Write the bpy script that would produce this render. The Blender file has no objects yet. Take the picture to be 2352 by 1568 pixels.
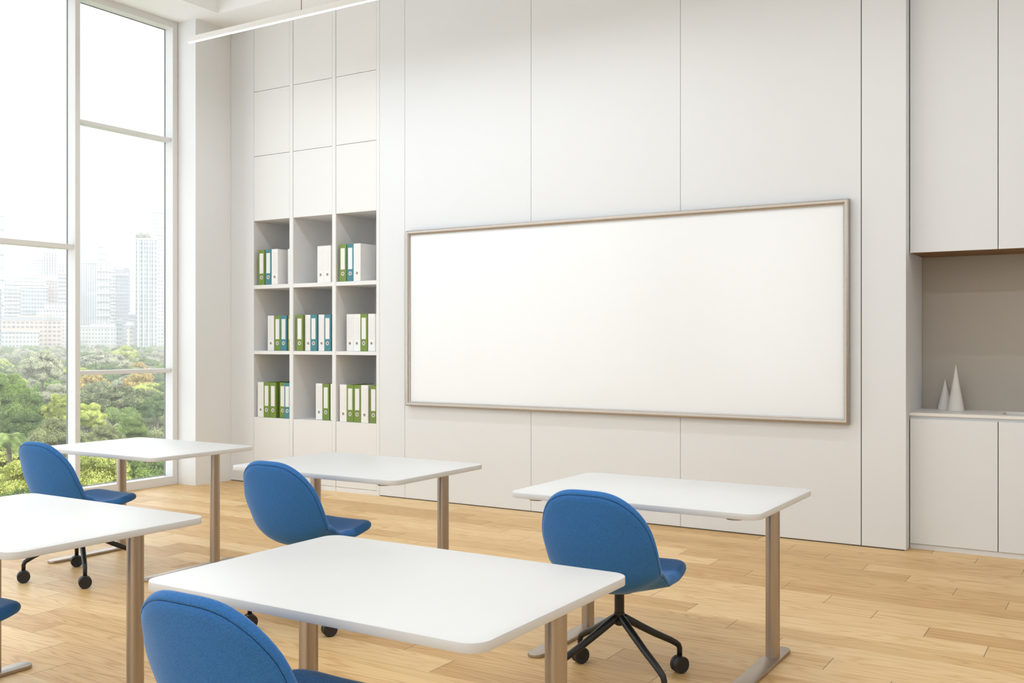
import bpy, bmesh, math, random
import numpy as np
from mathutils import Vector, Matrix
random.seed(7); rng = np.random.default_rng(7)
C = bpy.context.scene.collection
SC = bpy.context.scene
SKYLOBE = 1.6
PI = math.pi

# ------------------------------------------------------------------ camera numbers
F = 2286.7; H = 1.43
YAW = math.pi/2 - math.atan2(3686, F)
FW = (-math.sin(YAW), math.cos(YAW)); RT = (math.cos(YAW), math.sin(YAW))
def polar(px, d):
    """plan point seen in the direction of column px, d metres ahead"""
    r = (px-1176)/F
    return ((FW[0]+RT[0]*r)*d, (FW[1]+RT[1]*r)*d)
def height(y, d): return H + (784-y)/F*d

# ------------------------------------------------------------------ materials
def mat(name, color=(.8,.8,.8), rough=.5, metal=0., spec=.5, **kw):
    m = bpy.data.materials.new(name); m.use_nodes = True
    b = m.node_tree.nodes['Principled BSDF']
    b.inputs['Base Color'].default_value = (*color, 1)
    b.inputs['Roughness'].default_value = rough
    b.inputs['Metallic'].default_value = metal
    b.inputs['Specular IOR Level'].default_value = spec
    for k, v in kw.items(): b.inputs[k].default_value = v
    return m
def nd(m, t, **kw):
    n = m.node_tree.nodes.new(t)
    for k, v in kw.items(): setattr(n, k, v)
    return n
def lk(m, a, b): m.node_tree.links.new(a, b)
def bsdf(m): return m.node_tree.nodes['Principled BSDF']
def math_(m, op, a, b=None, c=None):
    n = nd(m, 'ShaderNodeMath', operation=op)
    for i, v in enumerate((a, b, c)):
        if v is None: continue
        if isinstance(v, (int, float)): n.inputs[i].default_value = v
        else: lk(m, v, n.inputs[i])
    return n.outputs[0]

def noise_tint(m, c1, c2, scale, detail=3, bump=0., bscale=None, coord='Object', stretch=None):
    tc = nd(m, 'ShaderNodeTexCoord'); src = tc.outputs[coord]
    if stretch:
        mp = nd(m, 'ShaderNodeMapping'); mp.inputs['Scale'].default_value = stretch
        lk(m, src, mp.inputs['Vector']); src = mp.outputs[0]
    n = nd(m, 'ShaderNodeTexNoise'); n.inputs['Scale'].default_value = scale; n.inputs['Detail'].default_value = detail
    lk(m, src, n.inputs['Vector'])
    r = nd(m, 'ShaderNodeValToRGB'); lk(m, n.outputs['Fac'], r.inputs['Fac'])
    r.color_ramp.elements[0].position = .3; r.color_ramp.elements[1].position = .7
    r.color_ramp.elements[0].color = (*c1, 1); r.color_ramp.elements[1].color = (*c2, 1)
    lk(m, r.outputs[0], bsdf(m).inputs['Base Color'])
    if bump:
        n2 = nd(m, 'ShaderNodeTexNoise'); n2.inputs['Scale'].default_value = bscale or scale*4; n2.inputs['Detail'].default_value = 4
        lk(m, src, n2.inputs['Vector'])
        b = nd(m, 'ShaderNodeBump'); b.inputs['Strength'].default_value = bump; b.inputs['Distance'].default_value = .002
        lk(m, n2.outputs['Fac'], b.inputs['Height']); lk(m, b.outputs[0], bsdf(m).inputs['Normal'])
    return m

M = {}
M['wall'] = noise_tint(mat('wall paint', rough=.62, spec=.3), (.79,.80,.81), (.80,.81,.82), 1.2)
M['panel'] = noise_tint(mat('matt lacquer panel', rough=.5, spec=.35), (.735,.75,.768), (.745,.76,.778), .9)
M['ceil'] = noise_tint(mat('ceiling paint', rough=.75, spec=.2), (.91,.925,.935), (.92,.935,.945), 1.5)
M['dark'] = mat('shadow gap lining', (.10,.095,.085), .9, spec=.1)
M['shelf'] = noise_tint(mat('shelf lacquer', rough=.45, spec=.35), (.765,.762,.755), (.775,.772,.765), 2)
M['frame'] = noise_tint(mat('window frame paint', rough=.4, spec=.4), (.735,.735,.73), (.75,.75,.745), 2)
M['desk'] = noise_tint(mat('desk laminate', rough=.34, spec=.4), (.67,.67,.668), (.68,.68,.678), 3)
M['counter'] = noise_tint(mat('solid worktop', rough=.4, spec=.4), (.78,.76,.735), (.80,.78,.755), 30)
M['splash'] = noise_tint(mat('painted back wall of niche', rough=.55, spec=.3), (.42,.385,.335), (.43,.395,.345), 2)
M['cone'] = noise_tint(mat('matt ceramic', rough=.7, spec=.25), (.72,.69,.65), (.75,.72,.68), 20)
M['champ'] = noise_tint(mat('champagne metal leg', rough=.36, metal=1.), (.42,.36,.30), (.45,.385,.325), 60, stretch=(1,1,.02))
M['alu'] = noise_tint(mat('satin champagne frame', rough=.48, metal=1.), (.47,.425,.38), (.50,.455,.41), 40)
M['board'] = mat('whiteboard enamel', (.85,.875,.90), .2, spec=.5)
M['black'] = noise_tint(mat('black powder coat', rough=.33, spec=.4), (.011,.0105,.010), (.015,.014,.0135), 80)
M['tyre'] = noise_tint(mat('dark caster plastic', rough=.42, spec=.4), (.016,.015,.0145), (.022,.0205,.0195), 60)
M['lamp'] = mat('lamp housing paint', (.80,.79,.78), .45)
M['wire'] = mat('suspension cable', (.25,.18,.14), .4, metal=.5)
M['paper'] = noise_tint(mat('paper', rough=.8, spec=.2), (.80,.79,.77), (.84,.83,.81), 50)
M['white_b'] = noise_tint(mat('white card', rough=.5, spec=.35), (.80,.79,.78), (.83,.82,.81), 8)
M['green_b'] = noise_tint(mat('green card', rough=.45, spec=.35), (.155,.235,.035), (.18,.265,.045), 8)
M['teal_b'] = noise_tint(mat('teal card', rough=.45, spec=.35), (.05,.20,.235), (.065,.235,.27), 8)
M['ring'] = mat('finger ring', (.85,.85,.83), .25, metal=.0)
M['hole'] = mat('finger hole', (.24,.22,.20), .6)

def wood_under():
    m = mat('walnut board', rough=.5, spec=.3)
    return noise_tint(m, (.17,.085,.03), (.26,.14,.055), 6, 5, .3, 30, stretch=(1,14,14))
M['walnut'] = wood_under()

def label_mat():
    m = mat('printed label', (.82,.81,.80), .6)
    tc = nd(m, 'ShaderNodeTexCoord'); s = nd(m, 'ShaderNodeSeparateXYZ'); lk(m, tc.outputs['Object'], s.inputs[0])
    f = math_(m, 'FRACT', math_(m, 'MULTIPLY', s.outputs[2], 70)); k = math_(m, 'LESS_THAN', f, .14)
    mx = nd(m, 'ShaderNodeMix', data_type='RGBA'); lk(m, k, mx.inputs[0])
    mx.inputs[6].default_value = (.80,.79,.78,1); mx.inputs[7].default_value = (.66,.66,.66,1)
    lk(m, mx.outputs[2], bsdf(m).inputs['Base Color']); return m
M['label'] = label_mat()

def fabric(name, dark, lite):
    m = mat(name, rough=.85, spec=.2)
    b = bsdf(m); b.inputs['Sheen Weight'].default_value = .42; b.inputs['Sheen Roughness'].default_value = .35
    b.inputs['Sheen Tint'].default_value = (.75,.88,1,1)
    tc = nd(m, 'ShaderNodeTexCoord'); 
    outs = []
    for st in ((1,1,.18), (.18,.18,1)):
        mp = nd(m, 'ShaderNodeMapping'); mp.inputs['Scale'].default_value = st; lk(m, tc.outputs['Object'], mp.inputs['Vector'])
        n = nd(m, 'ShaderNodeTexNoise'); n.inputs['Scale'].default_value = 900; n.inputs['Detail'].default_value = 1.5
        lk(m, mp.outputs[0], n.inputs['Vector']); outs.append(n.outputs['Fac'])
    f = math_(m, 'MULTIPLY', math_(m, 'ADD', outs[0], outs[1]), .5)
    r = nd(m, 'ShaderNodeValToRGB'); lk(m, f, r.inputs['Fac'])
    r.color_ramp.elements[0].position = .36; r.color_ramp.elements[1].position = .64
    r.color_ramp.elements[0].color = (*dark, 1); r.color_ramp.elements[1].color = (*lite, 1)
    lk(m, r.outputs[0], b.inputs['Base Color'])
    bp = nd(m, 'ShaderNodeBump'); bp.inputs['Strength'].default_value = .35; bp.inputs['Distance'].default_value = .001
    lk(m, f, bp.inputs['Height']); lk(m, bp.outputs[0], b.inputs['Normal'])
    return m
M['fab'] = fabric('blue woven fabric', (.022,.118,.345), (.052,.192,.485))

def floor_mat():
    m = mat('oak parquet', rough=.42, spec=.4)
    W, L, ST = .1867, 1.4375, .2875
    tc = nd(m, 'ShaderNodeTexCoord'); s = nd(m, 'ShaderNodeSeparateXYZ'); lk(m, tc.outputs['Object'], s.inputs[0])
    X, Y = s.outputs[0], s.outputs[1]
    rowf = math_(m, 'DIVIDE', math_(m, 'SUBTRACT', 6.645, Y), W)
    row = math_(m, 'FLOOR', rowf); fy = math_(m, 'FRACT', rowf)
    xf = math_(m, 'DIVIDE', math_(m, 'SUBTRACT', math_(m, 'ADD', X, 1.425), math_(m, 'MULTIPLY', row, ST)), L)
    col = math_(m, 'FLOOR', xf); fx = math_(m, 'FRACT', xf)
    cid = nd(m, 'ShaderNodeCombineXYZ'); lk(m, row, cid.inputs[0]); lk(m, col, cid.inputs[1])
    wn = nd(m, 'ShaderNodeTexWhiteNoise', noise_dimensions='3D'); lk(m, cid.outputs[0], wn.inputs['Vector'])
    rnd = wn.outputs['Value']
    # grain coordinates, shifted for every plank
    gv = nd(m, 'ShaderNodeCombineXYZ')
    lk(m, math_(m, 'ADD', math_(m, 'MULTIPLY', X, .85), math_(m, 'MULTIPLY', rnd, 37)), gv.inputs[0])
    lk(m, math_(m, 'MULTIPLY', Y, 9.), gv.inputs[1]); lk(m, math_(m, 'MULTIPLY', rnd, 91), gv.inputs[2])
    n1 = nd(m, 'ShaderNodeTexNoise'); n1.inputs['Scale'].default_value = .85; n1.inputs['Detail'].default_value = 2.5; n1.inputs['Distortion'].default_value = .5
    lk(m, gv.outputs[0], n1.inputs['Vector'])
    # contour lines of the noise = cathedral grain
    rings = math_(m, 'FRACT', math_(m, 'MULTIPLY', n1.outputs['Fac'], 13))
    tri = math_(m, 'ABSOLUTE', math_(m, 'SUBTRACT', rings, .5))            # 0..0.5
    grain = math_(m, 'POWER', math_(m, 'MULTIPLY', tri, 2), 2.5)
    gv2 = nd(m, 'ShaderNodeCombineXYZ')
    lk(m, math_(m, 'MULTIPLY', X, 3), gv2.inputs[0]); lk(m, math_(m, 'MULTIPLY', Y, 140), gv2.inputs[1]); lk(m, rnd, gv2.inputs[2])
    n2 = nd(m, 'ShaderNodeTexNoise'); n2.inputs['Scale'].default_value = 1; n2.inputs['Detail'].default_value = 3
    lk(m, gv2.outputs[0], n2.inputs['Vector'])
    r = nd(m, 'ShaderNodeValToRGB')
    base = math_(m, 'ADD', math_(m, 'MULTIPLY', rnd, .55), math_(m, 'ADD', math_(m, 'MULTIPLY', n2.outputs['Fac'], .42), math_(m, 'MULTIPLY', grain, -.38)))
    lk(m, base, r.inputs['Fac'])
    e = r.color_ramp.elements
    e[0].position = .0; e[0].color = (.52,.295,.11,1)
    e[1].position = .95; e[1].color = (.85,.64,.37,1)
    x = e.new(.45); x.color = (.71,.47,.215,1)
    # joints
    dy = math_(m, 'MULTIPLY', math_(m, 'MINIMUM', fy, math_(m, 'SUBTRACT', 1, fy)), W)
    dx = math_(m, 'MULTIPLY', math_(m, 'MINIMUM', fx, math_(m, 'SUBTRACT', 1, fx)), L)
    jl = math_(m, 'MULTIPLY', math_(m, 'LESS_THAN', dy, .0008), .38)
    js = math_(m, 'LESS_THAN', dx, .0017)
    jj = math_(m, 'MAXIMUM', jl, math_(m, 'MULTIPLY', js, .85))
    mx = nd(m, 'ShaderNodeMix', data_type='RGBA'); lk(m, jj, mx.inputs[0]); lk(m, r.outputs[0], mx.inputs[6])
    mx.inputs[7].default_value = (.10,.045,.015,1)
    lk(m, mx.outputs[2], bsdf(m).inputs['Base Color'])
    rr = math_(m, 'ADD', .36, math_(m, 'MULTIPLY', n2.outputs['Fac'], .16)); lk(m, rr, bsdf(m).inputs['Roughness'])
    bp = nd(m, 'ShaderNodeBump'); bp.inputs['Strength'].default_value = .12; bp.inputs['Distance'].default_value = .001
    lk(m, n2.outputs['Fac'], bp.inputs['Height']); lk(m, bp.outputs[0], bsdf(m).inputs['Normal'])
    return m
M['floor'] = floor_mat()

def glass_mat():
    m = bpy.data.materials.new('clear window glass'); m.use_nodes = True
    nt = m.node_tree; nt.nodes.clear()
    o = nd(m, 'ShaderNodeOutputMaterial'); t = nd(m, 'ShaderNodeBsdfTransparent'); g = nd(m, 'ShaderNodeBsdfGlossy')
    g.inputs['Roughness'].default_value = .0; t.inputs[0].default_value = (.985,.99,.985,1)
    lw = nd(m, 'ShaderNodeLayerWeight'); lw.inputs['Blend'].default_value = .5
    f_ = math_(m, 'ADD', .043, math_(m, 'MULTIPLY', math_(m, 'POWER', lw.outputs['Facing'], 5), .957))
    mx = nd(m, 'ShaderNodeMixShader'); lk(m, f_, mx.inputs[0]); lk(m, t.outputs[0], mx.inputs[1]); lk(m, g.outputs[0], mx.inputs[2])
    lk(m, mx.outputs[0], o.inputs[0]); return m
M['glass'] = glass_mat()

def emis(name, col, st):
    m = bpy.data.materials.new(name); m.use_nodes = True; m.node_tree.nodes.clear()
    o = nd(m, 'ShaderNodeOutputMaterial'); e = nd(m, 'ShaderNodeEmission'); e.inputs[0].default_value = (*col, 1); e.inputs[1].default_value = st
    lk(m, e.outputs[0], o.inputs[0]); return m
M['led'] = emis('glowing diffuser', (1,.985,.96), 6)

def leaf_mat(name, c1, c2, c3=None):
    c1 = tuple(v*.62 for v in c1); c2 = tuple(min(.9, v*1.15) for v in c2)
    m = mat(name, rough=.6, spec=.25)
    b = bsdf(m)
    tc = nd(m, 'ShaderNodeTexCoord')
    n = nd(m, 'ShaderNodeTexNoise'); n.inputs['Scale'].default_value = .55; n.inputs['Detail'].default_value = 4
    lk(m, tc.outputs['Object'], n.inputs['Vector'])
    w = nd(m, 'ShaderNodeTexWhiteNoise', noise_dimensions='3D')
    mp = nd(m, 'ShaderNodeVectorMath', operation='SNAP'); mp.inputs[1].default_value = (.5,.5,.5)
    lk(m, tc.outputs['Object'], mp.inputs[0]); lk(m, mp.outputs[0], w.inputs['Vector'])
    oi = nd(m, 'ShaderNodeObjectInfo')
    f = math_(m, 'ADD', math_(m, 'MULTIPLY', n.outputs['Fac'], .6), math_(m, 'ADD', math_(m, 'MULTIPLY', w.outputs['Value'], .28), math_(m, 'MULTIPLY', oi.outputs['Random'], .2)))
    r = nd(m, 'ShaderNodeValToRGB'); lk(m, f, r.inputs['Fac'])
    r.color_ramp.elements[0].position = .25; r.color_ramp.elements[0].color = (*c1, 1)
    r.color_ramp.elements[1].position = .8; r.color_ramp.elements[1].color = (*c2, 1)
    lk(m, r.outputs[0], b.inputs['Base Color'])
    b.inputs['Transmission Weight'].default_value = 0
    nt = m.node_tree
    tr = nd(m, 'ShaderNodeBsdfTranslucent'); lk(m, r.outputs[0], tr.inputs[0])
    mx = nd(m, 'ShaderNodeMixShader'); mx.inputs[0].default_value = .3
    lk(m, b.outputs[0], mx.inputs[1]); lk(m, tr.outputs[0], mx.inputs[2])
    out = [x for x in nt.nodes if x.type == 'OUTPUT_MATERIAL'][0]; lk(m, mx.outputs[0], out.inputs[0])
    return m
LEAF = {
 'olive': leaf_mat('olive leaves', (.13,.17,.06), (.33,.36,.17)),
 'lime': leaf_mat('yellow green leaves', (.24,.30,.045), (.58,.62,.19)),
 'green': leaf_mat('mid green leaves', (.09,.17,.035), (.26,.36,.09)),
 'deep': leaf_mat('deep green leaves', (.06,.12,.035), (.17,.25,.08)),
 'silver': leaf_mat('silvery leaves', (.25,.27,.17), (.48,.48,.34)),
 'amber': leaf_mat('amber blossom leaves', (.22,.20,.06), (.62,.46,.16)),
 'palm': leaf_mat('palm fronds', (.10,.16,.04), (.30,.38,.13)),
}
M['bark'] = noise_tint(mat('bark', rough=.9), (.10,.08,.06), (.20,.17,.13), 6)
M['grass'] = noise_tint(mat('park grass', rough=.95, spec=.1), (.10,.15,.04), (.20,.27,.08), .15)

# ------------------------------------------------------------------ mesh helpers
def link(o, parent=None):
    C.objects.link(o)
    if parent is not None: o.parent = parent
    return o
def obj(name, bm, m, parent=None, smooth=False, loc=None):
    me = bpy.data.meshes.new(name)
    bmesh.ops.recalc_face_normals(bm, faces=bm.faces)
    bm.to_mesh(me); bm.free()
    me.materials.append(m)
    if smooth:
        me.polygons.foreach_set('use_smooth', [True]*len(me.polygons))
    o = bpy.data.objects.new(name, me)
    if loc: o.location = loc
    return link(o, parent)
def tag(o, label=None, cat=None, group=None, kind=None):
    if label: o['label'] = label
    if cat: o['category'] = cat
    if group: o['group'] = group
    if kind: o['kind'] = kind
    return o
def empty(name, loc, rz=0):
    o = bpy.data.objects.new(name, None); o.location = loc; o.rotation_euler = (0,0,rz); o.empty_display_size = .1
    return link(o)
def box(bm, x0, x1, y0, y1, z0, z1, bev=0., seg=2):
    mtx = Matrix.Translation(((x0+x1)/2, (y0+y1)/2, (z0+z1)/2)) @ Matrix.Diagonal((abs(x1-x0), abs(y1-y0), abs(z1-z0), 1))
    r = bmesh.ops.create_cube(bm, size=1, matrix=mtx)
    if bev:
        es = set()
        for v in r['verts']: es.update(v.link_edges)
        bmesh.ops.bevel(bm, geom=list(es), offset=bev, segments=seg, affect='EDGES', profile=.5)
    return bm
def newbox(*a, **k): return box(bmesh.new(), *a, **k)
def loft(bm, loops, cap=True, closed=True):
    """loops: list of rings of points"""
    vs = [[bm.verts.new(p) for p in L] for L in loops]
    n = len(vs[0])
    for a, b in zip(vs[:-1], vs[1:]):
        for i in range(n if closed else n-1):
            j = (i+1) % n
            bm.faces.new((a[i], a[j], b[j], b[i]))
    if cap:
        bm.faces.new(list(reversed(vs[0]))); bm.faces.new(vs[-1])
    return vs
def lathe(bm, prof, n=32, mtx=None):
    loops = []
    for r, z in prof:
        L = [Vector((r*math.cos(2*PI*i/n), r*math.sin(2*PI*i/n), z)) for i in range(n)]
        if mtx: L = [mtx @ p for p in L]
        loops.append(L)
    return loft(bm, loops)
def tube(bm, pts, radii, n=16, squash=None):
    pts = [Vector(p) for p in pts]; loops = []
    up = Vector((0,0,1)); prev = None
    for i, p in enumerate(pts):
        d = (pts[min(i+1, len(pts)-1)]-pts[max(i-1, 0)]).normalized()
        if prev is None:
            a = d.cross(up)
            if a.length < 1e-3: a = d.cross(Vector((1,0,0)))
            a.normalize()
        else:
            a = (prev - d*prev.dot(d)).normalized()
        prev = a; b = d.cross(a).normalized()
        r = radii[i] if hasattr(radii, '__len__') else radii
        loops.append([p + a*r*math.cos(2*PI*k/n) + b*r*math.sin(2*PI*k/n) for k in range(n)])
    return loft(bm, loops)
def rrect(x0, x1, y0, y1, r, seg=10):
    pts = []
    for cx, cy, a0 in ((x1-r,y1-r,0), (x0+r,y1-r,90), (x0+r,y0+r,180), (x1-r,y0+r,270)):
        for k in range(seg+1):
            a = math.radians(a0+90*k/seg); pts.append((cx+r*math.cos(a), cy+r*math.sin(a)))
    return pts
def slab(bm, pts, z0, z1, bev=.002, inset_c=None):
    """extrude a rounded outline with softly rounded edges"""
    n = len(pts)
    def off(d):
        out = []
        for i in range(n):
            p0 = Vector(pts[i-1]); p1 = Vector(pts[(i+1) % n]); t = (p1-p0)
            t = t.normalized() if t.length > 1e-9 else Vector((1,0))
            nn = Vector((t.y, -t.x)); q = Vector(pts[i]) - nn*d; out.append((q.x, q.y))
        return out
    o1 = off(bev); o2 = off(bev*.3)
    loops = [[(x,y,z0) for x,y in o1], [(x,y,z0+bev*.3) for x,y in o2], [(x,y,z0+bev) for x,y in pts],
             [(x,y,z1-bev) for x,y in pts], [(x,y,z1-bev*.3) for x,y in o2], [(x,y,z1) for x,y in o1]]
    return loft(bm, loops)
def dup(root, loc=None, rz=None):
    r = root.copy(); C.objects.link(r)
    if loc is not None: r.location = loc
    if rz is not None: r.rotation_euler = (0,0,rz)
    for ch in list(root.children):
        c = ch.copy(); C.objects.link(c); c.parent = r
        for g in list(ch.children):
            d = g.copy(); C.objects.link(d); d.parent = c
    return r
def struct(name, bm, m, parent=None):
    o = obj(name, bm, m, parent)
    if parent is None: o['kind'] = 'structure'
    return o

# ------------------------------------------------------------------ room shell
XW, XR, YB, YF, ZC = -8.13, 2.7, 7.19, -4.2, 4.632
struct('floor', newbox(-8.26, XR+.2, YF-.2, YB+.9, -.2, 0), M['floor'])
# ceiling: border and a raised coffer
bm = bmesh.new()
CX0, CX1, CY0, CY1, CH = -7.56, 1.7, -3.4, 6.747, .34
box(bm, -8.4, CX0, YF-.2, YB+.9, ZC, ZC+.6)
box(bm, CX1, XR+.2, YF-.2, YB+.9, ZC, ZC+.6)
box(bm, CX0, CX1, CY1, YB+.9, ZC, ZC+.6)
box(bm, CX0, CX1, YF-.2, CY0, ZC, ZC+.6)
box(bm, CX0, CX1, CY0, CY1, ZC+CH, ZC+.6)
struct('ceiling', bm, M['ceil'])
struct('wall_right', newbox(XR, XR+.2, YF-.2, YB+.9, 0, ZC), M['wall'])
# left wall: corner pillar between the glazing and the panelled wall
bm = bmesh.new(); box(bm, -8.275, -7.871, 6.735, YB+.9, 0, ZC, .0)
struct('wall_left', bm, M['wall'])
# back wall behind the panels
bm = bmesh.new(); box(bm, -7.871, -7.54, YB+.02, YB+.9, 0, ZC)
box(bm, -7.54, -5.905, YB+.66, YB+.9, 0, ZC); box(bm, -5.905, -1.30, YB+.02, YB+.9, 0, ZC)
box(bm, -1.30, XR, YB+.64, YB+.9, 0, ZC)
wb = struct('wall_back', bm, M['wall'])
# front wall behind the camera
# front wall behind the camera, with two unseen windows added for soft fill light
bm = bmesh.new()
wx = [(-6.9,-4.7), (-2.9,-.7)]
box(bm, -8.4, XR, YF-.2, YF, 0, .5); box(bm, -8.4, XR, YF-.2, YF, 4.3, ZC)
xs = [-8.4]+[v for w in wx for v in w]+[XR]
for i in range(0, len(xs), 2): box(bm, xs[i], xs[i+1], YF-.2, YF, .5, 4.3)
struct('wall_front', bm, M['wall'])
def slit_gap(name, x0, x1, y0, y1, z0, z1): struct(name, newbox(x0, x1, y0, y1, z0, z1), M['dark'])
# dark lining behind the joints of the cladding
bm = bmesh.new()
for x0, x1 in ((-7.86,-7.545), (-5.9,-1.31)): box(bm, x0, x1, YB+.004, YB+.019, .0, ZC-.001)
struct('trim_1', bm, M['dark'])
PX = [(-7.871,-7.5395,ZC-.014), (-5.9025,-5.6105,ZC), (-5.6075,-4.2735,ZC), (-4.2705,-2.9375,ZC), (-2.9345,-1.595,ZC), (-1.589,-1.297,ZC)]
for k, (x0, x1, zt) in enumerate(PX):
    y1 = YB+.013 if k < 5 else YB+.62
    p = obj('wall_panel', newbox(x0+(.001 if k == 0 else 0), x1, YB, y1, .008, zt-.001, .0012, 2), M['panel'])
    if k == 5: p.data.transform(Matrix.Identity(4))
    lab = ['narrow pale panel between the corner pillar and the bookcase', 'narrow tall panel right beside the bookcase',
           'tall panel behind the left end of the whiteboard', 'tall panel behind the middle of the whiteboard',
           'tall panel behind the right end of the whiteboard', 'narrow tall end panel between whiteboard wall and kitchen niche'][k]
    tag(p, lab, 'wall panel', 'tall lacquered wall panels'); p['kind'] = 'structure'

# ------------------------------------------------------------------ glazing
GX = -8.246
def window(idx, y0, y1, trans, last=False):
    """bay from y0 to y1, the frame of the far side included"""
    bm = bmesh.new()
    box(bm, GX-.014, XW, y0, y1, 0, .085, .003); box(bm, GX-.014, XW, y0, y1, 4.565, ZC, .003)
    box(bm, GX-.014, XW, y1-(.059 if last else .051), y1, .08, 4.57, .003)
    fr = struct('window_%d' % idx, bm, M['frame'])
    bm = bmesh.new(); ya = y1-(.059 if last else .051)
    for z0, z1 in trans:
        t = obj('transom', newbox(GX-.02, -8.158, y0-.001, ya+.001, z0, z1, .004, 3), M['frame'], fr)
    # gasket and pane
    g = bmesh.new()
    for a, b, c, d in ((y0, ya, .085, .090), (y0, ya, 4.560, 4.565), (ya-.004, ya, .085, 4.565), (y0, y0+.004, .085, 4.565)):
        box(g, GX-.012, GX+.003, a, b, c, d)
    obj('gasket', g, M['gasket'], fr)
    obj('pane', newbox(GX-.008, GX-.002, y0, ya, .085, 4.565), M['glass'], fr)
M['gasket'] = mat('grey gasket', (.25,.25,.25), .6)
T3 = ((1.121,1.160), (3.430,3.466)); T1 = ((2.268,2.313),)
ys = [6.731, 5.639, 3.40, 2.31, .07, -1.02, -3.26, -4.2]
for i in range(7):
    window(i+1, ys[i+1], ys[i], T3 if i % 2 == 0 else T1, last=(i == 0))


for k, (a, b) in enumerate(wx):  # added glazing out of view, lets neutral daylight in from behind
    bm = bmesh.new()
    for q in ((a,a+.06,.5,4.3), (b-.06,b,.5,4.3), (a+.06,b-.06,.5,.56), (a+.06,b-.06,4.24,4.3)):
        box(bm, q[0], q[1], YF-.14, YF-.04, q[2], q[3])
    w = struct('window_%d' % (8+k), bm, M['frame'])
    obj('pane', newbox(a+.06, b-.06, YF-.1, YF-.094, .56, 4.24), M['glass'], w)

# ------------------------------------------------------------------ bookcase
UX = [(-7.538,-7.045,-6.999), (-6.995,-6.487,-6.443), (-6.439,-5.943,-5.9045)]
names = ['left', 'middle', 'right']
for u, (xa, xb, xc) in enumerate(UX):
    r = empty('bookcase_unit', ((xa+xc)/2, YB, 0))
    ox = (xa+xc)/2
    def B(name, bm, m=M['shelf']):
        bm.transform(Matrix.Translation((-ox, -YB, 0))); return obj(name, bm, m, r)
    B('side_panel', newbox(xb, xc-.0005, YB, YB+.61, .044, ZC-.001, .001, 1))
    b_ = bmesh.new()
    for y0_, z0_, z1_ in ((YB+.05,.044,.667), (YB+.002,.667,2.648), (YB+.05,2.648,ZC-.001)): box(b_, xa-.0035, xa+.0005, y0_, YB+.61, z0_, z1_)
    B('side_panel', b_)
    B('back_panel', newbox(xa, xb, YB+.575, YB+.60, .044, ZC-.001))
    B('shelf', newbox(xa+.001, xb-.0005, YB+.001, YB+.575, 1.961, 1.999, .001, 1))
    B('shelf', newbox(xa+.001, xb-.0005, YB+.001, YB+.575, 1.302, 1.337, .001, 1))
    B('shelf', newbox(xa+.001, xb-.0005, YB+.019, YB+.575, .63, .666))
    B('shelf', newbox(xa+.001, xb-.0005, YB+.019, YB+.575, 2.649, 2.68))
    B('plinth', newbox(xa, xc-.0005, YB, YB+.5, 0, .043))
    for z0, z1 in ((.046,.667), (2.648,3.2975), (3.3015,3.9505), (3.9545,ZC-.002)):
        B('door', newbox(xa+.0015, xb-.0008, YB, YB+.0185, z0, z1, .0008, 1))
    tag(r, '%s bay of the pale built-in bookcase, three open shelves of binders' % ['leftmost','middle','rightmost'][u], 'bookcase', 'built-in bookcase bays')
struct('trim_2', newbox(-7.54, -5.905, YB+.605, YB+.655, 0, ZC-.002), M['dark'])

# ------------------------------------------------------------------ binders
BH, BD = .352, .285
def make_binder(color, w):
    """origin at the front bottom left corner of the spine"""
    t = .003; bm = bmesh.new()
    pts = [(0,BD), (0,.004), (.001,.001), (.004,0), (w-.004,0), (w-.001,.001), (w,.004), (w,BD), (w-t,BD), (w-t,t+.001), (t,t+.001), (t,BD)]
    loft(bm, [[(x,y,0) for x,y in pts], [(x,y,BH) for x,y in pts]])
    e = bpy.data.objects.new('binder', None); e.empty_display_size = .05; C.objects.link(e)
    obj('cover', bm, M[color], e)
    obj('paper_block', newbox(t+.002, w-t-.002, .03, BD-.012, .006, .30), M['paper'], e)
    lw = w*.60; x0 = (w-lw)/2
    obj('label', newbox(x0, x0+lw, -.0012, .001, BH*.325, BH*.90, .0003, 1), M['label'], e)
    rb = bmesh.new(); mt = Matrix.Translation((w/2, -.0002, BH*.21)) @ Matrix.Rotation(PI/2, 4, 'X')
    prof = [(.0185,-.001), (.0185,.0012), (.017,.0028), (.0145,.0022), (.0125,.0012), (.0122,-.001)]
    n = 28; loops = []
    for rr, zz in prof: loops.append([mt @ Vector((rr*math.cos(2*PI*i/n), rr*math.sin(2*PI*i/n), zz)) for i in range(n)])
    loops.append(loops[0]); vs = loft(rb, loops, cap=False); bmesh.ops.remove_doubles(rb, verts=rb.verts, dist=1e-5)
    ro = obj('finger_ring', rb, M['ring'] if color != 'white_b' else M['white_b'], e, smooth=True)
    hb = bmesh.new(); lathe(hb, [(.0124,-.0005), (.0124,.0006)], 24, mt); obj('finger_hole', hb, M['hole'], e)
    e['w'] = w
    return e
G_, T_, W_ = 'green_b', 'teal_b', 'white_b'
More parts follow.
